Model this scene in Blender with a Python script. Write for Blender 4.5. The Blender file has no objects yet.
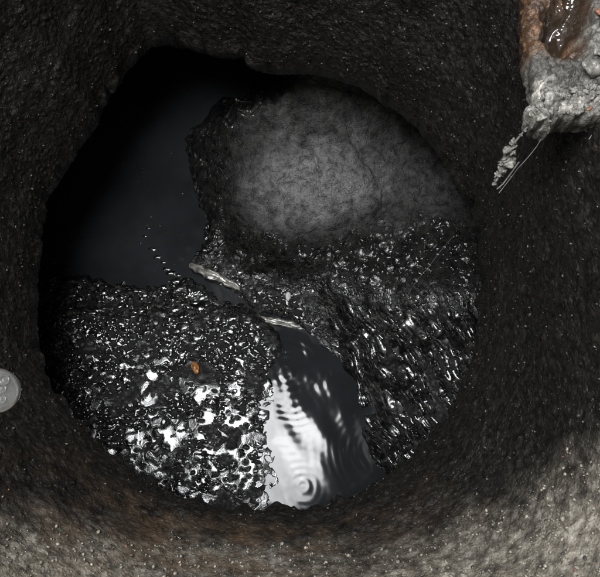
import bpy, bmesh, math, random
import numpy as np
from mathutils import Vector, Matrix

random.seed(7)
RNG = np.random.default_rng(11)
scene = bpy.context.scene
col = scene.collection

# ------------------------------------------------------------------ camera, light, exposure
TILT = math.radians(17.0)
CAM = np.array([0.0, 0.0, 0.77])
FPX = 700.0                      # focal length for a 600 pixel wide picture
cam_data = bpy.data.cameras.new('camera')
cam_data.sensor_fit = 'HORIZONTAL'
cam_data.angle_x = 2 * math.atan(300.0 / FPX)
cam_data.clip_start = 0.01
cam_data.clip_end = 50
cam = bpy.data.objects.new('camera', cam_data)
col.objects.link(cam)
cam.location = CAM
cam.rotation_euler = (TILT, 0, 0)
scene.camera = cam

world = bpy.data.worlds.new('World')
scene.world = world
world.use_nodes = True
bg = world.node_tree.nodes['Background']
bg.inputs['Color'].default_value = (0.62, 0.70, 0.80, 1)
bg.inputs['Strength'].default_value = 0.06

# the daylight that falls through the open cover above the shaft
ld = bpy.data.lights.new('daylight_opening', 'AREA')
ld.shape = 'ELLIPSE'
ld.size = 0.60
ld.size_y = 0.54
ld.energy = 27
ld.color = (0.97, 0.985, 1.0)
ld.use_nodes = True
_t = ld.node_tree; _e = _t.nodes['Emission']
_g = _t.nodes.new('ShaderNodeNewGeometry'); _nz = _t.nodes.new('ShaderNodeTexNoise'); _rp = _t.nodes.new('ShaderNodeMapRange')
_nz.inputs['Scale'].default_value = 2.6; _nz.inputs['Detail'].default_value = 2.0
_rp.inputs['From Min'].default_value = 0.36; _rp.inputs['From Max'].default_value = 0.64
_rp.inputs['To Min'].default_value = 0.55; _rp.inputs['To Max'].default_value = 1.45
_t.links.new(_g.outputs['Parametric'], _nz.inputs['Vector']); _t.links.new(_nz.outputs['Fac'], _rp.inputs['Value'])
_t.links.new(_rp.outputs['Result'], _e.inputs['Strength'])
lo = bpy.data.objects.new('daylight_opening', ld)
col.objects.link(lo)
lo.location = (-0.235, 0.165, 1.32)
lo.rotation_euler = (0, 0, 0)

scene.view_settings.view_transform = 'Standard'
scene.view_settings.look = 'None'
scene.view_settings.exposure = 0.15
scene.view_settings.gamma = 1.0

# ------------------------------------------------------------------ helpers
def P(px, py, z):
    """a photograph pixel to the point at height z"""
    px = np.asarray(px, float); py = np.asarray(py, float)
    a = (px - 300.0) / FPX; b = (288.5 - py) / FPX
    c, s = math.cos(TILT), math.sin(TILT)
    dx, dy, dz = a, b * c + s, b * s - c
    t = (z - CAM[2]) / dz
    return np.stack([CAM[0] + dx * t, CAM[1] + dy * t, np.broadcast_to(z, np.shape(dx * t)).astype(float)], -1)

def project(x, y, z):
    c, s = math.cos(TILT), math.sin(TILT)
    X = x - CAM[0]; Y = y - CAM[1]; Z = z - CAM[2]
    yc = Y * c + Z * s
    zc = -Y * s + Z * c
    return 300.0 + FPX * X / -zc, 288.5 - FPX * yc / -zc

def _h(ix, iy, iz, seed):
    n = (ix.astype(np.int64) * 374761393 + iy.astype(np.int64) * 668265263 + iz.astype(np.int64) * 2147483647 + seed * 1274126177) & 0xffffffff
    n = ((n ^ (n >> 13)) * 1274126177) & 0xffffffff
    n = ((n ^ (n >> 16)) * 2246822519) & 0xffffffff
    return (n ^ (n >> 15)) & 0xffffffff

def vnoise(x, y, z=None, seed=0):
    """gradient noise, about -1..1"""
    if z is None: z = np.zeros_like(x) + 0.37
    fx, fy, fz = np.floor(x), np.floor(y), np.floor(z)
    ix, iy, iz = fx.astype(np.int64), fy.astype(np.int64), fz.astype(np.int64)
    x, y, z = x - fx, y - fy, z - fz
    f = lambda t: t * t * t * (t * (t * 6 - 15) + 10)
    u, v, w = f(x), f(y), f(z)
    out = 0
    for i in (0, 1):
        for j in (0, 1):
            for k in (0, 1):
                h = _h(ix + i, iy + j, iz + k, seed)
                gx = ((h & 1023) / 511.5 - 1); gy = (((h >> 10) & 1023) / 511.5 - 1); gz = (((h >> 20) & 1023) / 511.5 - 1)
                d = gx * (x - i) + gy * (y - j) + gz * (z - k)
                out = out + d * (u if i else 1 - u) * (v if j else 1 - v) * (w if k else 1 - w)
    return out * 1.5

def fbm(x, y, z=None, octv=3, seed=0):
    a, t, f = 1.0, 0, 1.0
    for o in range(octv):
        t = t + a * vnoise(x * f, y * f, None if z is None else z * f, seed + o * 17)
        a *= 0.5; f *= 2.03
    return t

def worley(x, y, seed=0):
    """distance to nearest and second nearest feature point, and a random value per cell"""
    ix, iy = np.floor(x).astype(np.int64), np.floor(y).astype(np.int64)
    d1 = np.full(x.shape, 9.0); d2 = np.full(x.shape, 9.0); cell = np.zeros(x.shape)
    zz = np.zeros_like(ix)
    for i in (-1, 0, 1):
        for j in (-1, 0, 1):
            h = _h(ix + i, iy + j, zz, seed)
            qx = ix + i + (h & 4095) / 4095.0; qy = iy + j + ((h >> 12) & 4095) / 4095.0
            d = np.hypot(qx - x, qy - y)
            m = d < d1
            d2 = np.where(m, d1, np.minimum(d2, d))
            cell = np.where(m, ((h >> 24) & 255) / 255.0, cell)
            d1 = np.where(m, d, d1)
    return d1, d2, cell

def caps(u, v, cell, presence, seed, steep=0.5):
    """rounded lumps, some cells empty: height in metres and a mask; cell = cell size in metres"""
    f1, f2, cid = worley(u / cell, v / cell, seed)
    rr = 0.26 + 0.34 * ((cid * 7.31) % 1.0)
    q = np.clip(1 - (f1 / rr) ** 2, 0, 1) * (cid < presence)
    return steep * 0.5 * rr * cell * q, np.clip(q * 3, 0, 1)

def sstep(a, b, x):
    t = np.clip((x - a) / (b - a), 0, 1)
    return t * t * (3 - 2 * t)

def sdf(poly, x, y):
    """signed distance to a polygon, positive inside"""
    poly = np.asarray(poly, float)
    best = np.full(np.shape(x), 1e9); inside = np.zeros(np.shape(x), bool)
    for i in range(len(poly)):
        ax, ay = poly[i]; bx, by = poly[(i + 1) % len(poly)]
        ex, ey = bx - ax, by - ay
        t = np.clip(((x - ax) * ex + (y - ay) * ey) / (ex * ex + ey * ey + 1e-12), 0, 1)
        best = np.minimum(best, np.hypot(x - ax - ex * t, y - ay - ey * t))
        cr = ((ay > y) != (by > y)) & (x < (bx - ax) * (y - ay) / ((by - ay) + 1e-12) + ax)
        inside ^= cr
    return np.where(inside, best, -best)

def mesh_np(name, verts, faces, smooth=True):
    verts = np.ascontiguousarray(verts, np.float32); faces = np.ascontiguousarray(faces, np.int32)
    k = faces.shape[1]
    m = bpy.data.meshes.new(name)
    m.vertices.add(len(verts)); m.vertices.foreach_set('co', verts.ravel())
    m.loops.add(faces.size); m.loops.foreach_set('vertex_index', faces.ravel())
    m.polygons.add(len(faces))
    m.polygons.foreach_set('loop_start', np.arange(0, faces.size, k, dtype=np.int32))
    m.update(calc_edges=True)
    if smooth: m.polygons.foreach_set('use_smooth', np.ones(len(faces), bool))
    m.validate()
    return m

def attr(mesh, name, vals):
    a = mesh.attributes.new(name, 'FLOAT', 'POINT')
    a.data.foreach_set('value', np.ascontiguousarray(vals, np.float32))

def grid_faces(nu, nv, wrap=False):
    i, j = np.meshgrid(np.arange(nu if wrap else nu - 1), np.arange(nv - 1), indexing='ij')
    a = i * nv + j; b = ((i + 1) % nu) * nv + j
    return np.stack([a, b, b + 1, a + 1], -1).reshape(-1, 4)

def put(name, mesh, mat, parent=None, label=None, cat=None, group=None, kind=None, loc=None):
    o = bpy.data.objects.new(name, mesh); col.objects.link(o)
    if mat is not None and mesh is not None: mesh.materials.append(mat)
    if parent: o.parent = parent
    if loc is not None: o.location = loc
    if label: o['label'] = label
    if cat: o['category'] = cat
    if group: o['group'] = group
    if kind: o['kind'] = kind
    return o

def compact(verts, faces):
    used = np.unique(faces)
    remap = np.zeros(len(verts), np.int64); remap[used] = np.arange(len(used))
    return used, remap[faces]

# ------------------------------------------------------------------ materials
class Mat:
    def __init__(self, name):
        self.m = bpy.data.materials.new(name); self.m.use_nodes = True
        self.t = self.m.node_tree; self.b = self.t.nodes['Principled BSDF']
    def n(self, typ, **kw):
        nd = self.t.nodes.new(typ)
        for k, v in kw.items():
            if k in nd.inputs: nd.inputs[k].default_value = v
            else: setattr(nd, k, v)
        return nd
    def l(self, a, b): self.t.links.new(a, b)
    def noise(self, scale, detail=4, rough=0.55, vec=None):
        nd = self.n('ShaderNodeTexNoise'); nd.inputs['Scale'].default_value = scale
        nd.inputs['Detail'].default_value = detail; nd.inputs['Roughness'].default_value = rough
        self.l(vec or self.coord(), nd.inputs['Vector']); return nd.outputs['Fac']
    def coord(self):
        if not hasattr(self, '_c'): self._c = self.n('ShaderNodeTexCoord').outputs['Object']
        return self._c
    def ramp(self, fac, stops):
        r = self.n('ShaderNodeValToRGB'); e = r.color_ramp.elements
        while len(e) < len(stops): e.new(0.5)
        for q, (p, c) in zip(e, stops):
            q.position = p; q.color = (c, c, c, 1) if not isinstance(c, tuple) else (*c, 1)
        self.l(fac, r.inputs['Fac']); return r.outputs['Color']
    def mix(self, fac, a, b, typ='MIX'):
        x = self.n('ShaderNodeMix', data_type='RGBA', blend_type=typ)
        for v, s in ((fac, x.inputs[0]), (a, x.inputs[6]), (b, x.inputs[7])):
            if hasattr(v, 'is_linked'): self.l(v, s)
            else: s.default_value = v if not isinstance(v, tuple) else (*v, 1)
        return x.outputs[2]
    def attr(self, name):
        a = self.n('ShaderNodeAttribute'); a.attribute_name = name; return a.outputs['Fac']
    def math(self, op, a, b):
        x = self.n('ShaderNodeMath', operation=op)
        for v, s in ((a, x.inputs[0]), (b, x.inputs[1])):
            if hasattr(v, 'is_linked'): self.l(v, s)
            else: s.default_value = v
        return x.outputs[0]
    def bump(self, h, strength, dist, prev=None):
        b = self.n('ShaderNodeBump'); b.inputs['Strength'].default_value = strength; b.inputs['Distance'].default_value = dist
        self.l(h, b.inputs['Height'])
        if prev: self.l(prev, b.inputs['Normal'])
        return b.outputs['Normal']
    def out(self, color=None, rough=None, normal=None, **kw):
        for v, k in ((color, 'Base Color'), (rough, 'Roughness'), (normal, 'Normal')):
            if v is None: continue
            if hasattr(v, 'is_linked'): self.l(v, self.b.inputs[k])
            else: self.b.inputs[k].default_value = v if not isinstance(v, tuple) else (*v, 1)
        for k, v in kw.items(): self.b.inputs[k.replace('_', ' ')].default_value = v
        return self.m

def wall_material():
    M = Mat('damp_concrete')
    big = M.noise(9, 5); mid = M.noise(110, 5, 0.65); fine = M.noise(520, 3, 0.6)
    dry_lit = M.attr('dry_lit'); rust = M.attr('rust')
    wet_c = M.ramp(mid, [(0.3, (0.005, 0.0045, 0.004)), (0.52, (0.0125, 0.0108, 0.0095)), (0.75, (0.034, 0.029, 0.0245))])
    dry_lit_c = M.ramp(mid, [(0.32, (0.045, 0.042, 0.036)), (0.5, (0.16, 0.142, 0.115)), (0.68, (0.40, 0.37, 0.315))])  # paler tones painted where daylight strikes the lower wall
    c = M.mix(M.math('MULTIPLY', dry_lit, M.ramp(big, [(0.3, 0.75), (0.6, 1.0)])), M.mix(M.ramp(M.noise(5, 5, 0.6), [(0.38, 0.65), (0.6, 0.0)]), wet_c, (0.005, 0.0047, 0.0043)), dry_lit_c)
    rst = M.ramp(M.noise(34, 5, 0.65), [(0.42, 0.0), (0.68, 1.0)])
    c = M.mix(M.math('MULTIPLY', rust, rst), c, (0.095, 0.062, 0.038))
    vo = M.n('ShaderNodeTexVoronoi'); vo.inputs['Scale'].default_value = 330; M.l(M.coord(), vo.inputs['Vector'])
    sp = M.n('ShaderNodeSeparateColor'); M.l(vo.outputs['Color'], sp.inputs[0])
    pale = M.math('MULTIPLY', M.ramp(sp.outputs[0], [(0.86, 0.0), (0.93, 1.0)]), M.ramp(vo.outputs['Distance'], [(0.25, 1.0), (0.45, 0.0)]))
    c = M.mix(M.math('MULTIPLY', pale, 0.28), c, M.mix(dry_lit, (0.06, 0.055, 0.05), (0.36, 0.345, 0.31)))
    r = M.ramp(M.noise(160, 3), [(0.35, 0.16), (0.6, 0.60)])
    grain = M.ramp(vo.outputs['Distance'], [(0.0, 1.0), (0.6, 0.0)])
    nb = M.bump(mid, 0.55, 0.003)
    nb = M.bump(grain, 0.5, 0.0010, nb)
    nb = M.bump(fine, 0.7, 0.0014, nb)
    return M.out(c, r, nb, IOR=1.45)

def sludge_material():
    M = Mat('black_sludge')
    mid = M.noise(130, 4, 0.6); fine = M.noise(480, 3, 0.6); plate = M.attr('plate')
    c = M.ramp(mid, [(0.35, (0.0025, 0.0025, 0.0025)), (0.56, (0.010, 0.010, 0.0095)), (0.72, (0.06, 0.057, 0.052))])
    g = M.math('MAXIMUM', plate, M.attr('gloss'))
    sp = M.mix(g, (0.12, 0.12, 0.12), (0.60, 0.60, 0.60)); M.l(sp, M.b.inputs['Specular IOR Level'])
    r = M.mix(g, (0.50, 0.50, 0.50), M.ramp(M.noise(40, 3), [(0.35, 0.09), (0.65, 0.22)]))
    k = M.math('SUBTRACT', 1.0, M.math('MULTIPLY', plate, 0.95))
    k2 = M.math('SUBTRACT', 1.0, M.math('MULTIPLY', g, 0.88))
    nb = M.bump(M.math('MULTIPLY', mid, k2), 0.7, 0.003); nb = M.bump(M.math('MULTIPLY', fine, k2), 0.8, 0.0012, nb)
    return M.out(c, r, nb, IOR=1.52)

def mound_material():
    M = Mat('grey_silt')
    dry_lit = M.attr('dry_lit')
    mid = M.noise(85, 5, 0.62); fine = M.noise(520, 3, 0.6); big = M.noise(14, 4)
    wet_c = M.ramp(mid, [(0.32, (0.003, 0.003, 0.003)), (0.7, (0.022, 0.0215, 0.020))])
    dry_lit_c = M.ramp(mid, [(0.25, (0.050, 0.050, 0.049)), (0.5, (0.17, 0.17, 0.167)), (0.75, (0.27, 0.268, 0.26))])
    dry_lit_c = M.mix(M.ramp(M.noise(150, 6, 0.75), [(0.48, 0.0), (0.66, 0.22)]), dry_lit_c, (0.040, 0.037, 0.033))
    vo = M.n('ShaderNodeTexVoronoi'); vo.inputs['Scale'].default_value = 300; M.l(M.coord(), vo.inputs['Vector'])
    sc = M.n('ShaderNodeSeparateColor'); M.l(vo.outputs['Color'], sc.inputs[0])
    near = M.ramp(vo.outputs['Distance'], [(0.25, 1.0), (0.5, 0.0)])
    dry_lit_c = M.mix(M.math('MULTIPLY', M.ramp(sc.outputs[0], [(0.80, 0.0), (0.86, 0.75)]), near), dry_lit_c, (0.32, 0.315, 0.30))
    dry_lit_c = M.mix(M.math('MULTIPLY', M.ramp(sc.outputs[1], [(0.74, 0.0), (0.82, 0.4)]), near), dry_lit_c, (0.022, 0.021, 0.02))
    c = M.mix(dry_lit, wet_c, dry_lit_c)  # dry silt against wet foot, with the dome's light falloff painted in
    g = M.attr('gloss'); sp = M.mix(g, (0.07, 0.07, 0.07), (0.65, 0.65, 0.65)); M.l(sp, M.b.inputs['Specular IOR Level'])
    r = M.mix(dry_lit, M.mix(g, (0.5, 0.5, 0.5), M.ramp(M.noise(90, 3), [(0.35, 0.10), (0.65, 0.26)])), M.ramp(mid, [(0.3, 0.5), (0.7, 0.8)]))
    k = M.math('SUBTRACT', 1.0, M.math('MULTIPLY', M.attr('gloss'), 0.85))
    nb = M.bump(M.math('MULTIPLY', M.noise(170, 5, 0.7), k), 0.8, 0.003); nb = M.bump(M.math('MULTIPLY', fine, k), 0.8, 0.002, nb); nb = M.bump(M.math('MULTIPLY', near, k), 0.7, 0.0012, nb)
    return M.out(c, r, nb, IOR=1.5)

def water_material():
    M = Mat('black_water')
    c = M.ramp(M.noise(11, 5), [(0.3, (0.010, 0.0108, 0.012)), (0.7, (0.020, 0.0215, 0.024))])
    nb = M.bump(M.noise(26, 2), 0.05, 0.004)
    return M.out(c, 0.075, nb, IOR=1.31)

def plain(name, c1, c2, scale, rough, bump=0.5, dist=0.001, ior=1.45, **kw):
    M = Mat(name); f = M.noise(scale, 4, 0.6)
    return M.out(M.ramp(f, [(0.32, c1), (0.7, c2)]), rough, M.bump(f, bump, dist), IOR=ior, **kw)

M_WALL = wall_material(); M_SLUDGE = sludge_material(); M_MOUND = mound_material(); M_WATER = water_material()
M_GRIT = plain('grit_mineral', (0.012, 0.011, 0.010), (0.12, 0.11, 0.095), 160, 0.12)
M_PALEGRIT = plain('pale_grit_mineral', (0.04, 0.036, 0.03), (0.36, 0.325, 0.27), 120, 0.25)
M_MORTAR = None
M_BRICK = plain('orange_brick', (0.08, 0.035, 0.02), (0.32, 0.14, 0.075), 2.2, 0.6, 0.8, 0.0004)
M_PEBBLE = plain('mortar_pebble', (0.035, 0.033, 0.029), (0.24, 0.23, 0.205), 1.7, 0.4, 0.9, 0.0006)
M_STICK = plain('weathered_pale_clay', (0.012, 0.012, 0.010), (0.24, 0.228, 0.20), 75, 0.18)
M_LEAF = plain('orange_leaf', (0.06, 0.025, 0.01), (0.42, 0.17, 0.05), 260, 0.25)
M_FOAM = plain('white_foam', (0.45, 0.45, 0.42), (0.7, 0.7, 0.66), 200, 0.3)
M_WIRE = plain('grey_fibre', (0.10, 0.10, 0.10), (0.25, 0.25, 0.25), 90, 0.2)

# ------------------------------------------------------------------ the shaft: broken rim of an opening, walls flaring up round the camera
RIM = [(150,40),(165,38),(182,41),(200,46),(222,51),(240,50),(252,60),(268,66),(290,66),(318,69),(345,78),(370,89),(383,99),(395,104),(410,116),(430,137),
       (447,160),(460,185),(470,205),(477,230),(480,255),(482,290),(479,320),(473,350),(463,385),(448,415),(425,445),
       (395,470),(360,490),(330,502),(300,507),(260,508),(220,505),(180,495),(150,480),(120,458),(95,437),(72,415),
       (55,395),(45,375),(38,350),(34,320),(36,290),(38,250),(40,220),(48,190),(62,165),(80,142),(96,120),(103,99),(118,77),(135,53)]
rimw = P([p[0] for p in RIM], [p[1] for p in RIM], 0.0)[:, :2]
RC = np.array([-0.050, 0.285])
ang = np.arctan2(rimw[:, 1] - RC[1], rimw[:, 0] - RC[0]); rad = np.hypot(rimw[:, 0] - RC[0], rimw[:, 1] - RC[1])
order = np.argsort(ang); ang, rad = ang[order], rad[order]
def rim_r(th):
    return np.interp(th, np.r_[ang - 2 * np.pi, ang, ang + 2 * np.pi], np.r_[rad, rad, rad])

def bell(th, c, w):
    d = (th - math.radians(c) + np.pi) % (2 * np.pi) - np.pi
    return np.exp(-(d / math.radians(w)) ** 2)

NT = 1250
th = np.linspace(-np.pi, np.pi, NT, endpoint=False)
r0 = rim_r(th)
flare = 0.10 + 0.46 * bell(th, -95, 50) + 0.22 * bell(th, -52, 26) + 0.05 * bell(th, 180, 40) - 0.20 * bell(th, -16, 30)
# profile: (distance outward, height)
zs_up = np.r_[np.linspace(0, 0.36, 210), np.linspace(0.37, 0.70, 50)[0:], np.linspace(0.73, 1.22, 16)]
under_o = np.r_[np.linspace(0.45, 0.06, 26), np.linspace(0.055, 0.0, 34)[:-1]]
prof_o = []; prof_z = []
for o_ in under_o:
    prof_o.append((0, o_)); prof_z.append(-0.012 - 0.05 * (1 - math.exp(-o_ / 0.03)))
NP_UNDER = len(prof_o)
V = np.zeros((NT, NP_UNDER + len(zs_up), 3)); UPZ = np.zeros((NT, NP_UNDER + len(zs_up)))
for j in range(NP_UNDER):
    o_ = prof_o[j][1]; R = r0 + o_
    V[:, j] = np.stack([RC[0] + R * np.cos(th), RC[1] + R * np.sin(th), np.full(NT, prof_z[j])], -1)
for k, z in enumerate(zs_up):
    # steep at the lip, then flaring, then upright again
    e = flare * (0.30 * z + 0.70 * np.maximum(0, z - 0.02) * (1 - math.exp(-max(0, z - 0.0) / 0.05)))
    if z > 0.35: e = flare * 0.30 + (flare * 0.9) * 0.0 + flare * (0.30 * 0.35 + 0.70 * 0.33 - 0.30) + (z - 0.35) * 0.06
    lip = 0.010 * (1 - np.sqrt(max(0.0, 1 - min(1, (1 - z / 0.014) ** 2)))) if z < 0.014 else 0
    blend = sstep(0.0, 0.3, np.array(z))
    smooth_r = 0.27
    R = r0 * (1 - 0.5 * blend) + (0.5 * blend) * smooth_r + e
    V[:, NP_UNDER + k] = np.stack([RC[0] + R * np.cos(th), RC[1] + R * np.sin(th), np.full(NT, z)], -1)
flat = V.reshape(-1, 3)
# outward normals by finite differences
du = np.roll(V, -1, 0) - np.roll(V, 1, 0); dv = np.gradient(V, axis=1)
N = np.cross(du, dv); N /= np.linalg.norm(N, axis=-1, keepdims=True) + 1e-12
N = -N.reshape(-1, 3)
x, y, z = flat.T
d = 0.0034 * fbm(x * 16, y * 16, z * 16, 2, 3) + 0.0010 * vnoise(x * 75, y * 75, z * 75, 5) + 0.0009 * vnoise(x * 190, y * 190, z * 190, 6)
g = vnoise(x * 250, y * 250, z * 250, 9)
d = d + 0.0013 * np.maximum(0, g - 0.12) * 2.4
jag = 0.010 * vnoise(x * 60, y * 60, z * 0 + 2, 21) * np.exp(-np.abs(z) / 0.012)      # the broken lip is ragged
d = d + jag
if N[(NT // 2) * V.shape[1] + NP_UNDER + 100] @ (np.r_[RC, 0.1] - flat[(NT // 2) * V.shape[1] + NP_UNDER + 100]) < 0: N = -N
wv = flat + N * d[:, None]
wm = mesh_np('shaft_wall', wv, grid_faces(NT, V.shape[1], True))
wang = np.degrees(np.arctan2(y - RC[1], x - RC[0]))
# daylight on the lower wall and towards one corner, painted as a paler tone
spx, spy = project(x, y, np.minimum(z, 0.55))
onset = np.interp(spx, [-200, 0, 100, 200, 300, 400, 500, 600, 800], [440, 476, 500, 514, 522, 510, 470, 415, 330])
dry_lit = sstep(-4, 112, spy - onset + 26 * fbm(x * 26, y * 26, z * 26, 4, 31)) * (z > 0.004) * sstep(0.4, -0.2, y - RC[1])
attr(wm, 'dry_lit', dry_lit)
attr(wm, 'rust', np.clip(bell(np.radians(wang), -95, 26) * sstep(0.02, 0.07, z), 0, 1) * 0.8)
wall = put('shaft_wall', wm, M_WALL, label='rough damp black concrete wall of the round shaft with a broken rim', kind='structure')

# the chamber below the rim closes off the dark round the sludge
bm = bmesh.new()
K = 72; rings = []
for zz, rr in ((-0.62, 0.70), (-0.02, 0.70)):
    rings.append([bm.verts.new((RC[0] + rr * math.cos(2 * math.pi * i / K), RC[1] + rr * math.sin(2 * math.pi * i / K), zz)) for i in range(K)])
for i in range(K):
    bm.faces.new((rings[0][i], rings[0][(i + 1) % K], rings[1][(i + 1) % K], rings[1][i]))
cm = bpy.data.meshes.new('chamber_wall'); bm.to_mesh(cm); bm.free()
put('chamber_wall', cm, M_WALL, kind='structure', label='dark chamber wall hidden under the broken rim')

# ------------------------------------------------------------------ the bed of the chamber: sludge banks, mound, channel and pool
ZW = -0.300
POOL = [(285,50),(276,84),(244,104),(216,113),(196,132),(189,150),(198,188),(211,222),(206,248),(192,262),(196,272),(232,292),(214,300),
        (185,284),(150,290),(100,288),(62,284),(36,276),(0,270),(0,0),(285,0)]
STREAM = [(196,268),(240,288),(262,300),(300,312),(322,330),(332,350),(344,384),(358,424),(380,470),(392,490),(380,540),(270,540),
          (284,495),(281,470),(270,440),(274,405),(268,380),(276,352),(262,325),(238,308),(212,298)]
MOUND = [(285,20),(276,84),(244,104),(216,113),(196,132),(189,150),(198,188),(211,222),(208,250),(240,268),(300,280),(360,292),(420,296),(520,290),(560,200),(500,40)]
def macro(px, py):
    wob = 9 * vnoise(px / 19.0, py / 19.0, None, 40) + 5 * vnoise(px / 8.0, py / 8.0, None, 41)
    dp = sdf(POOL, px, py + wob); wos = 7 * vnoise(px / 37.0, py / 37.0, None, 42) + 7 * vnoise(px / 12.0, py / 12.0, None, 43)
    dst = sdf(STREAM, px + wos, py); dm = sdf(MOUND, px, py + wob)
    # left bank: mean level close to the water, so that puddles show in places
    left = ZW + 0.0040 + 0.014 * sstep(170, 40, px) + 0.005 * sstep(370, 310, py) - 0.0056 * bell1(px, 282, 28) * sstep(345, 410, py)
    right = ZW - 0.003 + 0.078 * np.clip(-dst / 140, 0, 1) + 0.010 * sstep(380, 300, py) * sstep(0, -40, dst)
    s = sstep(300, 350, px - (py - 340) * 0.25)
    base = left * (1 - s) + right * s
    base = base - 0.030 * sstep(-4, 40, dst)
    # the mound: steep wet foot, dome, then up to the rim
    up = sstep(300, 150, py)
    dome = 0.046 * np.exp(-(((px - 318) / 92) ** 2 + ((py - 182) / 62) ** 2))
    hm = ZW + 0.012 + 0.115 * np.clip((302 - py) / 230, 0, 1) + dome + 0.112 * sstep(165, 60, py) + 0.02 * sstep(400, 480, px)
    hm = hm - 0.030 * sstep(262, 212, px - 8 * np.sin(py / 30)) * sstep(110, 150, py)
    m = sstep(-10, 26, dm)
    h = base * (1 - m) + np.maximum(hm, base) * m
    h = h - 0.006 * sstep(-34, 2, dp) * (1 - m) - 0.035 * sstep(0, 22, dp) - 0.06 * sstep(-7, 9, dp) * m - 0.05 * sstep(14, 50, dp)
    return h
def bell1(v, c, w): return np.exp(-((v - c) / w) ** 2)

RES = 0.00105
gx = np.arange(-0.52, 0.42, RES); gy = np.arange(-0.08, 0.93, RES)
GX, GY = np.meshgrid(gx, gy, indexing='ij')
Z = np.full(GX.shape, ZW)
for _ in range(5):
    px, py = project(GX, GY, Z)
    Z = 0.5 * Z + 0.5 * macro(px, py)
px, py = project(GX, GY, Z)
dm = sdf(MOUND, px, py); dst = sdf(STREAM, px, py); dp = sdf(POOL, px, py)
moundw = sstep(-34, 30, dm)
rightw = sstep(300, 350, px - (py - 340) * 0.25) * (1 - moundw)
leftw = (1 - moundw) * (1 - rightw)
blot = fbm(GX * 30, GY * 30, None, 4, 50)
dome_r = np.hypot((px - 312) / 92, (py - 184) / 55) + 0.26 * blot
dry_light = sstep(1.25, 0.15, dome_r) * sstep(214, 262, px + 8 * vnoise(GX * 40, GY * 40, None, 51) + 12 * ((py - 180) / 50) ** 2 * 0.4)  # light fading outwards from the dome, painted together with the drier silt
dry_light = np.maximum(dry_light, (0.27 + 0.22 * blot) * sstep(250, 185, py + 22 * blot) * sstep(205, 275, px - np.maximum(150 - py, 0) * 0.55))  # dimmer surround of the dome, its shading painted into the same mask
dry_light = np.clip(dry_light, 0, 1) * sstep(-2, 16, dm)
# left bank: clods and grains
wx = GX + 0.004 * vnoise(GX * 60, GY * 60, None, 60); wy = GY + 0.004 * vnoise(GX * 60, GY * 60, None, 61)
f1, f2, cid = worley(wx * 105, wy * 125, 62)
clod = np.clip(1 - (f1 / 0.72) ** 3, 0, 1) * (0.3 + 0.9 * cid)
f1b, f2b, cidb = worley(wx * 46, wy * 56, 63)
clodb = np.clip(1 - (f1b / 0.66) ** 4, 0, 1) * np.clip(cidb * 1.8 - 0.8, 0, 1)
lump = fbm(GX * 24, GY * 24, None, 2, 64)
amp = 0.75 + 0.45 * sstep(0.0, 0.5, fbm(GX * 12, GY * 12, None, 2, 59) + 0.2)
qx = GX + 0.007 * vnoise(GX * 55, GY * 55, None, 56) + 0.003 * vnoise(GX * 150, GY * 150, None, 57)
qy = GY + 0.007 * vnoise(GX * 55, GY * 55, None, 58) + 0.003 * vnoise(GX * 150, GY * 150, None, 55)
p1, p2, pid = worley(qx * 54, qy * 66, 54)
diag = np.abs((px - 200) - (py - 380) * 0.72) / 34.0
zone = np.maximum(sstep(1.3, 0.5, diag) * sstep(360, 392, py), 0.80 * sstep(395, 432, py) * sstep(285, 265, px) * sstep(95, 135, px))
zone = np.maximum(zone, 0.30 * sstep(330, 360, py))
blobs = sstep(0.04, 0.24, p2 - p1) * (pid < 0.45 * zone) * sstep(255, 215, px)
holes = sstep(0.50, 0.30, f1) * (cid > 0.42)
pn = fbm(qx * 36, qy * 42, None, 2, 52)
puddle = sstep(0.10, 0.20, pn + 0.85 * (zone - 0.74)) * (1 - holes)
plate = np.maximum(blobs, puddle) * leftw
calm = 1 - 0.93 * plate
ex, ey = wx * 0.72, wy
h0, g0 = caps(ex + 0.001, ey + 0.002, 0.0046, 0.60, 200, 0.60)
h1, g1 = caps(ex, ey, 0.0066, 0.50, 201, 0.60)
h2, g2 = caps(ex + 0.003, ey, 0.0100, 0.30, 202, 0.52)
h3, g3 = caps(ex, ey + 0.004, 0.0170, 0.18 + 0.15 * sstep(360, 420, py), 203, 0.42)
capL = np.maximum(np.maximum(np.maximum(h1, h2), h3), h0)
glossL = np.maximum(np.maximum(np.maximum(g1, g2), g3), g0) * sstep(-0.55, 0.15, fbm(GX * 17, GY * 17, None, 3, 59) + 0.12)
Lh = calm * (capL - 0.0009 + 0.0004 * vnoise(wx * 190, wy * 220, None, 66) + 0.0016 * vnoise(wx * 45, wy * 52, None, 67)) \
    + 0.0012 * lump + plate * (0.0007 + 0.0006 * vnoise(GX * 48, GY * 48, None, 53))
# right bank: streaks running down towards the channel
ca, sa = math.cos(math.radians(-57)), math.sin(math.radians(-57))
U = GX * ca + GY * sa; W = -GX * sa + GY * ca
W2 = W + 0.012 * vnoise(GX * 18, GY * 18, None, 70)
U2 = U + 0.006 * vnoise(GX * 40, GY * 40, None, 69)
rid = vnoise(U2 * 17, W2 * 58, None, 71); rid2 = vnoise(U2 * 130, W2 * 260, None, 72)
hr1, gr1 = caps(U2 * 0.26, W2, 0.0060, 0.90, 205, 0.66)
hr2, gr2 = caps(U2 * 0.24 + 0.002, W2 + 0.003, 0.0110, 0.72, 206, 0.56)
flow = vnoise(U2 * 11, W2 * 46, None, 71)
Rh = 0.0062 * flow + np.maximum(hr1, hr2) - 0.001 + 0.0004 * vnoise(GX * 200, GY * 200, None, 68) + 0.010 * fbm(GX * 14, GY * 14, None, 2, 73)
glossR = np.maximum(gr1, gr2) * sstep(-0.45, 0.0, flow + 0.3)
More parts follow.
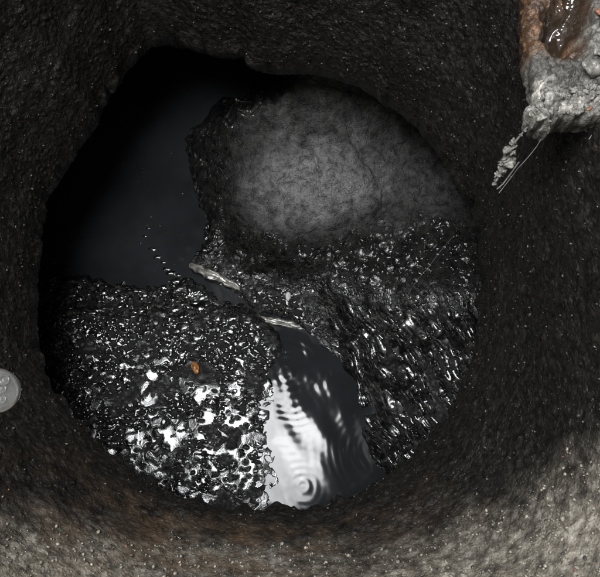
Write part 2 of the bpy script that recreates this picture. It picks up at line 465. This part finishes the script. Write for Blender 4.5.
# mound
rid3 = 1 - 2 * np.abs(vnoise(GX * 55 + 0.6 * vnoise(GX * 30, GY * 30, None, 76), GY * 75, None, 75))
wet = sstep(0.16, 0.02, dry_light)
hm1, gm1 = caps(wx, wy, 0.0070, 0.66, 207, 0.85)
hm2, gm2 = caps(wx * 0.8, wy + 0.002, 0.0130, 0.5, 208, 0.7)
glossM = np.maximum(gm1, gm2) * wet
fold = vnoise(np.arctan2(py - 182, px - 318) * 0.9 + 0.4 * vnoise(GX * 26, GY * 26, None, 86), np.hypot((px - 318) / 100, (py - 182) / 68) * 3.4 + 0.25 * vnoise(GX * 60, GY * 60, None, 87), None, 85)
pit = np.maximum(caps(wx, wy, 0.011, 0.16, 209, 0.5)[0], caps(wx, wy, 0.006, 0.12, 210, 0.6)[0])
Mh = wet * (np.maximum(hm1, hm2) + 0.0050 * fbm(GX * 30, GY * 30, None, 2, 77)) + 0.6 * pit * (1 - wet) \
    + sstep(0.02, 0.16, dry_light) * (0.0075 * fbm(GX * 17, GY * 17, None, 2, 79) + 0.0015 * fbm(GX * 120, GY * 120, None, 3, 80) - 0.0050 * np.exp(-(fold / 0.10) ** 2))
crust = moundw * sstep(-24, -6, dp) * sstep(100, 140, py)
Zf = Z + leftw * Lh + rightw * Rh + moundw * Mh + crust * (0.0075 * (clod - 0.35) + 0.004 * vnoise(GX * 70, GY * 70, None, 82))
trail = np.zeros(GX.shape)
# a trail of small lumps breaks the still water along the edge of the flow
for (ax, ay, rr, hh) in ((148,228,1.6,.8),(140,243,1.4,.7),(163,262,2,.8),(178,275,2.2,.8),(190,304,4,1),(171,292,3,.9),(203,300,4,1),(145,236,2.2,.8),(152,249,2.5,.8),(157,257,3,.9),(166,269,3,.9),(170,273,4,1),(176,281,4.5,1),(184,289,5,1),(193,297,6,1),(196,306,5,1)):
    c = P(ax, ay, ZW)
    q = np.hypot((GX - c[0]) * 0.75, (GY - c[1]) * 1.6) * (1 + 0.5 * vnoise(GX * 190, GY * 190, None, 99)) / (rr * 0.0017)
    trail = np.where(q < 1.3, 1.0, trail)
    Zf = np.maximum(Zf, np.where(q < 1.6, ZW - 0.0008 + 0.0019 * hh * np.exp(-q * q), -9))
gloss = np.clip(leftw * glossL + rightw * glossR + moundw * glossM + crust + trail, 0, 1)
# face split
fc = grid_faces(*GX.shape)
verts = np.stack([GX, GY, Zf], -1).reshape(-1, 3)
cent = lambda a: a.reshape(-1)[fc].mean(1)
fpx, fpy, fz, fdm = cent(px), cent(py), verts[fc][:, :, 2].max(1), cent(dm + 6 * vnoise(GX * 50, GY * 50, None, 90))
vis = (fz > ZW - 0.012)
rc_d = np.hypot(cent(GX) - RC[0], cent(GY) - RC[1]) < 0.66
isM = fdm > 2
isR = (~isM) & (fpx - (fpy - 340) * 0.22 > 318)
isL = (~isM) & (~isR)
def bed(name, sel, mat, label, cat):
    f = fc[sel & vis & rc_d]
    used, f2_ = compact(verts, f)
    m = mesh_np(name, verts[used], f2_)
    attr(m, 'dry_lit', dry_light.reshape(-1)[used]); attr(m, 'plate', plate.reshape(-1)[used]); attr(m, 'gloss', gloss.reshape(-1)[used])
    return put(name, m, mat, label=label, cat=cat)
bed('silt_mound', isM, M_MOUND, 'grey silt mound with a wet black foot rising beside the dark pool', 'mound')
bed('sludge_bank', isL, M_SLUDGE, 'flat black sludge bank with clods and bright puddles holding an orange leaf', 'sludge')
bed('sludge_bank', isR, M_SLUDGE, 'streaky glistening black sludge bank at the foot of the grey mound', 'sludge')

# water: one sheet for pool and stream, with ripple rings where drops fall
WR = 0.0021
gx2 = np.arange(-0.60, 0.50, WR); gy2 = np.arange(-0.20, 0.98, WR)
WX, WY = np.meshgrid(gx2, gy2, indexing='ij')
WZ = np.full(WX.shape, ZW)
wpx, wpy = project(WX, WY, WZ)
instream = sstep(-6, 14, sdf(STREAM, wpx, wpy))
def ring(cx, cy, wl, amp, rmax, r_in=0.0, asp=1.0):
    c = P(cx, cy, ZW); q = np.hypot(WX - c[0], (WY - c[1]) * asp)
    env = np.exp(-(q / rmax) ** 2) * sstep(r_in * 0.6, r_in + 1e-4, q)
    q = q + 0.004 * vnoise(WX * 38, WY * 38, None, int(cx)); env = env * np.clip(0.55 + 0.9 * vnoise(WX * 30, WY * 30, None, int(cy)), 0, 1.4)
    return amp * env * np.cos(2 * np.pi * (q / wl))
WZ = WZ + instream * (ring(303, 487, 0.0105, 0.00006, 0.030, 0.004, 1.0) + ring(286, 372, 0.011, 0.00010, 0.085, 0.01) + ring(378, 452, 0.011, 0.00013, 0.06, 0.02)
    + ring(268, 345, 0.013, 0.00012, 0.06) + (0.0008 * vnoise(WX * 44, WY * 24, None, 95) + 0.00028 * vnoise(WX * 100 + WY * 30, WY * 36, None, 94)) * sstep(450, 350, wpy)
    + 0.0007 * vnoise(WX * 26 + WY * 18, WY * 14, None, 96))
WZ = WZ + 0.00035 * vnoise(WX * 9, WY * 9, None, 97)
wf = grid_faces(*WX.shape)
cx_, cy_ = WX.reshape(-1)[wf].mean(1) - RC[0], WY.reshape(-1)[wf].mean(1) - RC[1]
wf = wf[np.hypot(cx_, cy_) < 0.68]
wvv = np.stack([WX, WY, WZ], -1).reshape(-1, 3)
used, wf = compact(wvv, wf)
put('water', mesh_np('water', wvv[used], wf), M_WATER, label='still black water of the pool and the rippled channel', kind='structure')

def bed_z(x, y):
    i = int(round((x - gx[0]) / RES)); j = int(round((y - gy[0]) / RES))
    i = min(max(i, 0), len(gx) - 1); j = min(max(j, 0), len(gy) - 1)
    return max(float(Zf[i, j]), ZW)

# ------------------------------------------------------------------ grit stuck on the shaft wall
def lump_mesh(name, sub, seed, rough=0.35, sx=1, sy=1, sz=1):
    bm = bmesh.new(); bmesh.ops.create_icosphere(bm, subdivisions=sub, radius=1)
    rr = random.Random(seed); off = [rr.uniform(-50, 50) for _ in range(3)]
    for v in bm.verts:
        c = np.array(v.co)
        n_ = float(vnoise(np.array([c[0] * 1.3 + off[0]]), np.array([c[1] * 1.3 + off[1]]), np.array([c[2] * 1.3 + off[2]]))[0])
        v.co = Vector(c) * (1 + rough * n_ * 1.6)
        v.co.x *= sx; v.co.y *= sy; v.co.z *= sz
    for f_ in bm.faces: f_.smooth = True
    m = bpy.data.meshes.new(name); bm.to_mesh(m); bm.free()
    return m
base_l = [lump_mesh('t', 1, s, 0.5) for s in range(5)]
lv = []
for m in base_l:
    a = np.zeros(len(m.vertices) * 3); m.vertices.foreach_get('co', a)
    fcs = np.array([list(p.vertices) for p in m.polygons]); lv.append((a.reshape(-1, 3), fcs))
cand = np.where((flat[:, 2] > 0.002) & (flat[:, 2] < 0.40))[0]
pick = RNG.choice(cand, 3000, replace=False)
gv, gf, o0 = [], [], 0
for q in pick:
    v, f = lv[RNG.integers(0, 5)]
    dens = 1.0 + 0.7 * dry_lit[q]
    s = 0.0005 + 0.0015 * RNG.random() ** 4 * dens
    A = RNG.normal(size=(3, 3)); Q, _ = np.linalg.qr(A)
    gv.append((v * s * np.array([1, 0.8, 0.6])) @ Q + wv[q] + N[q] * s * 0.2); gf.append(f + o0); o0 += len(v)
put('grit', mesh_np('grit', np.concatenate(gv), np.concatenate(gf), False), M_GRIT, parent=wall, kind='stuff')
gv, gf, o0 = [], [], 0
cand2 = np.where((dry_lit > 0.25) & (spy < 600) & (spx > -20) & (spx < 620) & (flat[:, 2] > 0.01))[0]
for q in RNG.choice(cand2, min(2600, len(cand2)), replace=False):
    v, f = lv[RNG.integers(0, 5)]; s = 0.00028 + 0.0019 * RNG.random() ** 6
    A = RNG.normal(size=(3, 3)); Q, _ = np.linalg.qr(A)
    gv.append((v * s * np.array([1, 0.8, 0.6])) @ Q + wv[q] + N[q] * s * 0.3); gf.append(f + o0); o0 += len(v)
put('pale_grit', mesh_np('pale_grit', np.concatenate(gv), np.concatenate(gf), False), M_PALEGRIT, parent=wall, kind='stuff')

# crumbs of brick and straw caught on the lit foot of the wall
_wpx, _wpy = project(wv[:, 0], wv[:, 1], wv[:, 2]); _wok = wv[:, 2] > 0.01
def wall_at(a, b):
    return int(np.argmin(np.where(_wok, np.hypot(_wpx - a, _wpy - b), 1e9)))
chip_m = lump_mesh('brick_crumb', 2, 91, 0.4, 1.3, 0.8, 0.6); chip_m.materials.append(M_BRICK)
for a, b, r_ in ((126,546,.0013),(8,489,.0010),(311,549,.0009),(563,456,.0008),(574,571,.0012)):
    q = wall_at(a, b)
    o = put('brick_crumb', chip_m, None, parent=wall); o.location = wv[q] + N[q] * r_ * 0.3; o.scale = (r_,) * 3
    o.rotation_euler = (random.random() * 3, random.random() * 3, random.random() * 3)

# ------------------------------------------------------------------ the broken mortar ledge that juts from the wall
def mortar_material():
    M = Mat('grey_mortar')
    rust = M.attr('rust'); wetp = M.attr('wet')
    mid = M.noise(120, 5, 0.62); fine = M.noise(600, 3, 0.6)
    c = M.ramp(mid, [(0.32, (0.03, 0.028, 0.025)), (0.5, (0.20, 0.19, 0.17)), (0.66, (0.48, 0.46, 0.415))])
    rc = M.ramp(M.noise(130, 6, 0.72), [(0.3, (0.022, 0.012, 0.007)), (0.50, (0.055, 0.029, 0.015)), (0.60, (0.12, 0.066, 0.034)), (0.74, (0.28, 0.19, 0.11))])
    c = M.mix(M.ramp(M.noise(38, 5, 0.65), [(0.42, 0.0), (0.56, 0.9)]), c, (0.030, 0.027, 0.023))
    c = M.mix(rust, c, rc)
    c = M.mix(wetp, c, (0.022, 0.015, 0.010))
    r = M.mix(wetp, (0.55, 0.55, 0.55), (0.04, 0.04, 0.04))
    inv = M.math('SUBTRACT', 1.0, wetp)
    nb = M.bump(M.math('MULTIPLY', mid, inv), 0.8, 0.003); nb = M.bump(M.math('MULTIPLY', fine, inv), 0.6, 0.0008, nb)
    return M.out(c, r, nb, IOR=1.52)
M_MORTAR = mortar_material()
ZL = 0.365
OUT = [(523,-40),(522,10),(523,40),(526,62),(530,82),(533,98),(524,112),(527,124),(536,127),(548,134),(551,126),(562,124),(580,123),(600,120),(640,122),(690,110),(700,-40)]
lres = 0.00055
wp = P([p[0] for p in OUT], [p[1] for p in OUT], ZL)[:, :2]
lx = np.arange(wp[:, 0].min() - 0.003, wp[:, 0].max() + 0.003, lres); ly = np.arange(wp[:, 1].min() - 0.003, wp[:, 1].max() + 0.003, lres)
LX, LY = np.meshgrid(lx, ly, indexing='ij')
jx = LX + 0.0030 * vnoise(LX * 260, LY * 260, None, 101) + 0.0012 * vnoise(LX * 110, LY * 110, None, 102)
jy = LY + 0.0030 * vnoise(LX * 260, LY * 260, None, 103) + 0.0012 * vnoise(LX * 110, LY * 110, None, 104)
ds = sdf(wp, jx, jy)
lpx, lpy = project(LX, LY, np.full(LX.shape, ZL))
rustm = np.clip(sstep(70, 58, lpy + 5 * vnoise(LX * 120, LY * 120, None, 105)) * sstep(586, 574, lpx + 6 * vnoise(LX * 120, LY * 120, None, 106)), 0, 1)
wl_x = lpx + 5 * vnoise(LX * 110, LY * 110, None, 115); wl_y = lpy + 6 * vnoise(LX * 110, LY * 110, None, 116)
pocket = np.exp(-(((wl_x - 562) / 20) ** 2 + ((wl_y - 32) / 28) ** 2) ** 2)
pocket = np.maximum(pocket, np.exp(-(((lpx - 570) / 13) ** 2 + ((lpy + 5) / 30) ** 2) ** 1.5))
wetm = np.clip(pocket * 1.5 * sstep(-0.5, 0.2, vnoise(LX * 90, LY * 90, None, 107) + 0.35), 0, 1)
w1, w2, wc = worley(LX * 190 + 0.5 * vnoise(LX * 300, LY * 300, None, 118), LY * 190 + 0.5 * vnoise(LX * 300, LY * 300, None, 119), 108)
rnd = np.sqrt(np.clip(1 - (1 - np.clip(ds / 0.010, 0, 1)) ** 2, 0, 1))
crumb = sstep(84, 96, lpy)
PC = P(566, 26, ZL)
top = ZL + 0.008 * rnd + 0.0035 * fbm(LX * 55, LY * 55, None, 3, 109) + 0.0022 * (1 - pocket) * np.abs(fbm(LX * 140, LY * 140, None, 3, 117)) + (1 - pocket) * 0.0020 * sstep(0.02, 0.12, w2 - w1) * wc + crumb * 0.0050 * (np.sqrt(np.clip(1 - w1 ** 2, 0, 1)) * wc - 0.3) \
    + 0.006 * sstep(574, 588, lpx) * sstep(95, 80, lpy) - 0.016 * pocket + pocket * (0.0042 * vnoise(LX * 60, LY * 52, None, 110) + 0.0008 * vnoise(LX * 150, LY * 130, None, 114) + 0.47 * (LX - PC[0]) + 0.45 * (LY - PC[1])) + 0.0007 * vnoise(LX * 420, LY * 420, None, 111)
bot = ZL - (0.022 * rnd + 0.010 * sstep(0.0, 0.05, ds)) + 0.003 * fbm(LX * 70, LY * 70, None, 2, 112)
bot = np.minimum(bot, top - 0.002 * rnd)
inside = ds > 0
edge = np.clip(ds / 0.002, 0, 1)
mid_ = ZL - 0.002 + 0.003 * vnoise(LX * 120, LY * 120, None, 113)
top = mid_ * (1 - edge) + top * edge; bot = mid_ * (1 - edge) + bot * edge
lf = grid_faces(*LX.shape)
keep = inside.reshape(-1)[lf].all(1)
lf = lf[keep]
tv = np.stack([LX, LY, top], -1).reshape(-1, 3); bv = np.stack([LX, LY, bot], -1).reshape(-1, 3)
allv = np.concatenate([tv, bv]); nV = len(tv)
# skirt between the two sheets
e = np.concatenate([lf[:, [0, 1]], lf[:, [1, 2]], lf[:, [2, 3]], lf[:, [3, 0]]])
key = np.sort(e, 1); _, inv, cnt = np.unique(key[:, 0].astype(np.int64) * nV + key[:, 1], return_inverse=True, return_counts=True)
be = e[cnt[inv] == 1]
allf = np.concatenate([lf, lf[:, ::-1] + nV, np.stack([be[:, 1], be[:, 0], be[:, 0] + nV, be[:, 1] + nV], -1)])
used, lf2 = compact(allv, allf)
lm = mesh_np('mortar_bed', allv[used], lf2)
attr(lm, 'rust', np.concatenate([rustm.reshape(-1)] * 2)[used]); attr(lm, 'wet', np.concatenate([wetm.reshape(-1), 0 * wetm.reshape(-1)])[used])
ledge = put('mortar_ledge', None, None, label='broken grey mortar ledge with a rusty wet hollow jutting from the shaft wall', cat='ledge')
put('mortar_bed', lm, M_MORTAR, parent=ledge)
peb_m = [lump_mesh('pebble', 3, 40 + s, 0.38, 1, 0.8, 0.6) for s in range(5)]
for m in peb_m: m.materials.append(M_PEBBLE)
brick_m = lump_mesh('brick_chip', 2, 90, 0.3, 1.4, 0.6, 0.5); brick_m.materials.append(M_BRICK)
def top_at(x, y):
    i = min(max(int(round((x - lx[0]) / lres)), 0), len(lx) - 1); j = min(max(int(round((y - ly[0]) / lres)), 0), len(ly) - 1)
    return float(top[i, j]), bool(ds[i, j] > 0.0015)
def on_ledge(px_, py_, r, mesh, name, rot=None):
    c = P(px_, py_, ZL + 0.006); t, ok = top_at(c[0], c[1])
    if not ok: return
    o = bpy.data.objects.new(name, mesh); col.objects.link(o); o.parent = ledge
    o.location = (c[0], c[1], t + r * 0.15); o.scale = (r, r, r)
    o.rotation_euler = rot or (random.uniform(-.6, .6), random.uniform(-.6, .6), random.uniform(0, 6.3))
on_ledge(589, 75, 0.0075, peb_m[3], 'pebble'); on_ledge(573, 92, 0.0032, peb_m[1], 'pebble'); on_ledge(588, 100, 0.0034, peb_m[2], 'pebble')
on_ledge(548, 106, 0.0055, peb_m[3], 'pebble'); on_ledge(541, 118, 0.0042, peb_m[4], 'pebble'); on_ledge(531, 120, 0.0036, peb_m[0], 'pebble')
on_ledge(594, 60, 0.0040, peb_m[2], 'pebble'); on_ledge(590, 92, 0.003, peb_m[1], 'pebble')
for _ in range(80):
    on_ledge(random.uniform(526, 604), random.uniform(90, 124), random.uniform(0.0009, 0.0026), random.choice(peb_m), 'pebble')
on_ledge(569, 120.5, 0.0026, brick_m, 'brick_chip', (0, 0, 0.1)); on_ledge(588.5, 110, 0.0017, brick_m, 'brick_chip'); on_ledge(593, 22, 0.0030, brick_m, 'brick_chip', (0.2, 0.3, 2.0))
on_ledge(533, 31, 0.0016, brick_m, 'brick_chip', (0, 0, 1.2))

# crumbs of mortar strung on a root below the ledge
def tube(pts, radii, seg=7):
    pts = [Vector(p) for p in pts]; vs, fs = [], []
    for i, p in enumerate(pts):
        t = (pts[min(i + 1, len(pts) - 1)] - pts[max(i - 1, 0)]).normalized()
        a = t.orthogonal().normalized(); b = t.cross(a)
        for k in range(seg):
            an = 2 * math.pi * k / seg; vs.append(p + (a * math.cos(an) + b * math.sin(an)) * radii[i])
    for i in range(len(pts) - 1):
        for k in range(seg):
            fs.append((i * seg + k, i * seg + (k + 1) % seg, (i + 1) * seg + (k + 1) % seg, (i + 1) * seg + k))
    m = bpy.data.meshes.new('tube'); m.from_pydata([tuple(v) for v in vs], [], fs)
    m.polygons.foreach_set('use_smooth', [True] * len(fs)); m.update(); return m
hang = put('hanging_crumbs', None, None, label='string of grey mortar crumbs dangling from the tip of the ledge', cat='debris')
path = [(531,122,0.363),(525,130,0.356),(520,136,0.348),(514,143,0.342),(510,152,0.334),(507,160,0.328),(503,169,0.320),(499,176,0.316),(495,183,0.310)]
pw = [P(a, b, c) for a, b, c in path]
put('root', tube(pw, [0.0008] * len(pw)), M_WIRE, parent=hang)
for i, (a, b, c, r) in enumerate([(525,131,0.356,.0016),(521,135,0.350,.0014),(513,143,0.342,.0036),(510,149,0.337,.0042),(513,152,0.335,.0035),(506,156,0.330,.0042),
                                  (509,161,0.328,.0034),(504,164,0.325,.0036),(501,169,0.320,.0038),(504,170,0.320,.0028),(498,175,0.316,.0030),(496,180,0.312,.0021),(494,184,0.309,.0013)]):
    m = lump_mesh('crumb', 3, 200 + i, 0.45 + 0.4 * random.random(), random.uniform(0.6, 1.3), random.uniform(0.8, 1.5), 0.8); m.materials.append(M_PEBBLE)
    o = put('crumb', m, None, parent=hang); o.location = P(a, b, c); r = r * random.uniform(0.6, 1.05); o.scale = (r, r, r * 0.8); o.rotation_euler = (random.random(), random.random(), random.random() * 6)
for nm, pth, rd, lab in (('fibre', [(543,136,0.356),(537,146,0.348),(530,155,0.340),(523,163,0.332),(518,168,0.326),(513,175,0.320),(506,184,0.312),(499,193,0.304)], 0.0003, 'long thin shiny fibre hanging from the underside of the mortar ledge'),
                         ('fibre', [(519,162,0.334),(514,169,0.327),(509,176,0.320),(503,184,0.313),(497,189,0.308)], 0.0005, 'short thick fibre running beside a long thin one below the ledge'),
                         ('fibre', [(600,122,0.363),(597,130,0.356),(592,135,0.351),(589,139,0.348)], 0.0004, 'short pale curl of fibre under the mortar ledge beside the brick chip')):
    put(nm, tube([P(*q) for q in pth], [rd] * len(pth), 6), M_WIRE, label=lab, cat='fibre')

# ------------------------------------------------------------------ small things on the sludge
# split pale shard lying across the inlet of the channel
def shard(name, a, b, w, za, zb, label, bend=0.004, seed=0):
    A = P(a[0], a[1], za); B = P(b[0], b[1], zb); Lg = np.linalg.norm(B - A)
    t = (B - A) / Lg; n = np.array([0, 0, 1.0]); s = np.cross(n, t); s /= np.linalg.norm(s); n = np.cross(t, s)
    nu, nv = 60, 22; vs = []
    for i in range(nu):
        u = i / (nu - 1)
        wid = w * (0.55 + 0.75 * math.sin(math.pi * (0.12 + 0.80 * u)) ) * (1 - 0.35 * u)
        for j in range(nv):
            v = 2 * math.pi * j / nv
            rag = 1 + 0.9 * float(fbm(np.array([u * 7 + seed]), np.array([math.cos(v) * 1.6]), np.array([math.sin(v) * 1.6]), 3, 5)[0])
            cap = math.sqrt(max(0.0, 1 - max(0, (0.07 - u) / 0.07) ** 2)) * math.sqrt(max(0.0, 1 - max(0, (u - 0.86) / 0.14) ** 2))
            cs, sn = math.cos(v), math.sin(v)
            hgt = 0.42 * sn + (-0.30 * (1 - cs * cs) if sn > 0 else 0)          # hollow along the top
            groove = 0.06 * math.sin(cs * 9)
            p = A + t * Lg * u + s * wid * cs * cap * rag + n * (wid * (hgt + groove) * cap + bend * math.sin(math.pi * u))
            vs.append(p)
    f = []
    for i in range(nu - 1):
        for j in range(nv):
            f.append((i * nv + j, i * nv + (j + 1) % nv, (i + 1) * nv + (j + 1) % nv, (i + 1) * nv + j))
    return put(name, mesh_np(name, np.array(vs), np.array(f)), M_STICK, label=label, cat='shard')
shard('clay_shard', (189, 264), (246, 292), 0.0052, ZW + 0.009, ZW + 0.001, 'pale tapering pipe shard bridging the mouth of the channel beside the pool', seed=3)
shard('clay_shard', (252, 317), (312, 330), 0.0042, ZW - 0.0002, ZW - 0.0008, 'pale half sunken shard in the channel just below the wet mound', 0.002, seed=8)

def leaf(name, c, r, rot, mat, label, cat):
    vs, f = [], []; nu, nv = 13, 9
    for i in range(nu):
        u = i / (nu - 1) * 2 - 1
        w = 0.55 * math.sqrt(max(0, 1 - u * u)) * (1 - 0.25 * u)
        for j in range(nv):
            v = j / (nv - 1) * 2 - 1
            vs.append((r * u, r * w * v, r * (0.22 * v * v + 0.15 * u * u + 0.06 * math.sin(5 * u + 3 * v))))
    vs += [(a, b, c_ - 0.0004) for a, b, c_ in vs]
    n0 = nu * nv
    for i in range(nu - 1):
        for j in range(nv - 1):
            q = (i * nv + j, (i + 1) * nv + j, (i + 1) * nv + j + 1, i * nv + j + 1)
            f.append(q); f.append(tuple(k + n0 for k in q[::-1]))
    o = put(name, mesh_np(name, np.array(vs), np.array(f)), mat, label=label, cat=cat)
    o.location = c; o.rotation_euler = rot; return o
c = P(196, 368, ZW + 0.004); c[2] = bed_z(c[0], c[1]) + 0.002
leaf('leaf_scrap', c, 0.0100, (0.2, 0.1, -1.15), M_LEAF, 'small curled orange leaf scrap lying on the black sludge', 'leaf')
m = lump_mesh('foam_blob', 3, 333, 0.3, 0.7, 1.2, 0.5)
o = put('foam_blob', m, M_FOAM, label='tiny pale foam blob at the foot of the mound', cat='foam')
c = P(288, 298, ZW); o.location = (c[0], c[1], bed_z(c[0], c[1]) + 0.001); o.scale = (0.006,) * 3
for pts, lab in (([(452,238),(440,252),(428,268),(416,282),(406,298)], 'fine straight hair lying across the wet side of the mound'),):
    w_ = []
    for a, b in pts:
        z_ = -0.25
        for _ in range(8):
            q = P(a, b, z_); z_ = 0.5 * z_ + 0.5 * bed_z(q[0], q[1])
        w_.append((q[0], q[1], z_ + 0.004))
    put('hair', tube(w_, [0.0002] * len(w_), 5), M_WIRE, label=lab, cat='hair')

# flecks of scum on the still pool
fv, ff, o0 = [], [], 0
for _ in range(70):
    a, b = RNG.uniform(48, 205), RNG.uniform(110, 285)
    if sdf(POOL, np.array([a]), np.array([b]))[0] < 6: continue
    v, f = lv[RNG.integers(0, 5)]; s_ = RNG.uniform(0.0004, 0.0011)
    fv.append(v * s_ * np.array([RNG.uniform(0.6, 2), RNG.uniform(0.6, 1.6), 0.4]) + P(a, b, ZW + 0.0002)); ff.append(f + o0); o0 += len(v)
put('floating_specks', mesh_np('floating_specks', np.concatenate(fv), np.concatenate(ff)), M_GRIT, label='tiny flecks of scum floating on the still black pool', cat='scum', kind='stuff')

# translucent lid stuck to the wall, with ring shaped bumps
def lid_material():
    M = Mat('cloudy_plastic')
    f = M.noise(120, 4)
    return M.out(M.ramp(f, [(0.3, (0.30, 0.30, 0.29)), (0.7, (0.58, 0.58, 0.56))]), 0.22, M.bump(f, 0.3, 0.001), IOR=1.45, Transmission_Weight=0.85)
M_LID = lid_material()
lc = P(-3, 390, 0.30)
lid = put('plastic_lid', None, None, label='cloudy translucent round plastic lid with ring shaped bumps against the wall', cat='lid', loc=tuple(lc))
vdir = Vector(CAM - lc).normalized()
tilt_q = Vector((0, 0, 1)).rotation_difference((Vector((0.55, 0.1, 1)).normalized()))
lid.rotation_euler = tilt_q.to_euler()
def lathe(prof, seg=64):
    vs, f = [], []
    for r, z in prof:
        for k in range(seg):
            vs.append((r * math.cos(2 * math.pi * k / seg), r * math.sin(2 * math.pi * k / seg), z))
    for i in range(len(prof) - 1):
        for k in range(seg):
            f.append((i * seg + k, i * seg + (k + 1) % seg, (i + 1) * seg + (k + 1) % seg, (i + 1) * seg + k))
    return mesh_np('lathe', np.array(vs), np.array(f))
LR = 22 / FPX * 0.49
put('disc', lathe([(1e-5, .0035), (LR * .5, .0033), (LR * .8, .0026), (LR * .94, .0012), (LR, -.001), (LR * .98, -.003), (LR * .9, -.0026), (LR * .5, -.001), (1e-5, -.0008)]), M_LID, parent=lid)
for (ox, oy, rr) in ((0.22, 0.42, 0.19), (0.16, 0.02, 0.17), (0.20, -0.42, 0.18)):
    R_ = LR * rr; tb = 0.0008
    o = put('raised_ring', lathe([(R_ + tb * math.cos(a), tb * math.sin(a)) for a in np.linspace(0, 2 * math.pi, 10)], 28), M_LID, parent=lid)
    o.location = (LR * ox, LR * oy, 0.0034)
    m = lathe([(1e-5, .0008), (R_ * .3, .0006), (R_ * .42, 0)], 18)
    o = put('stud', m, M_LID, parent=lid); o.location = (LR * ox, LR * oy, 0.0034)
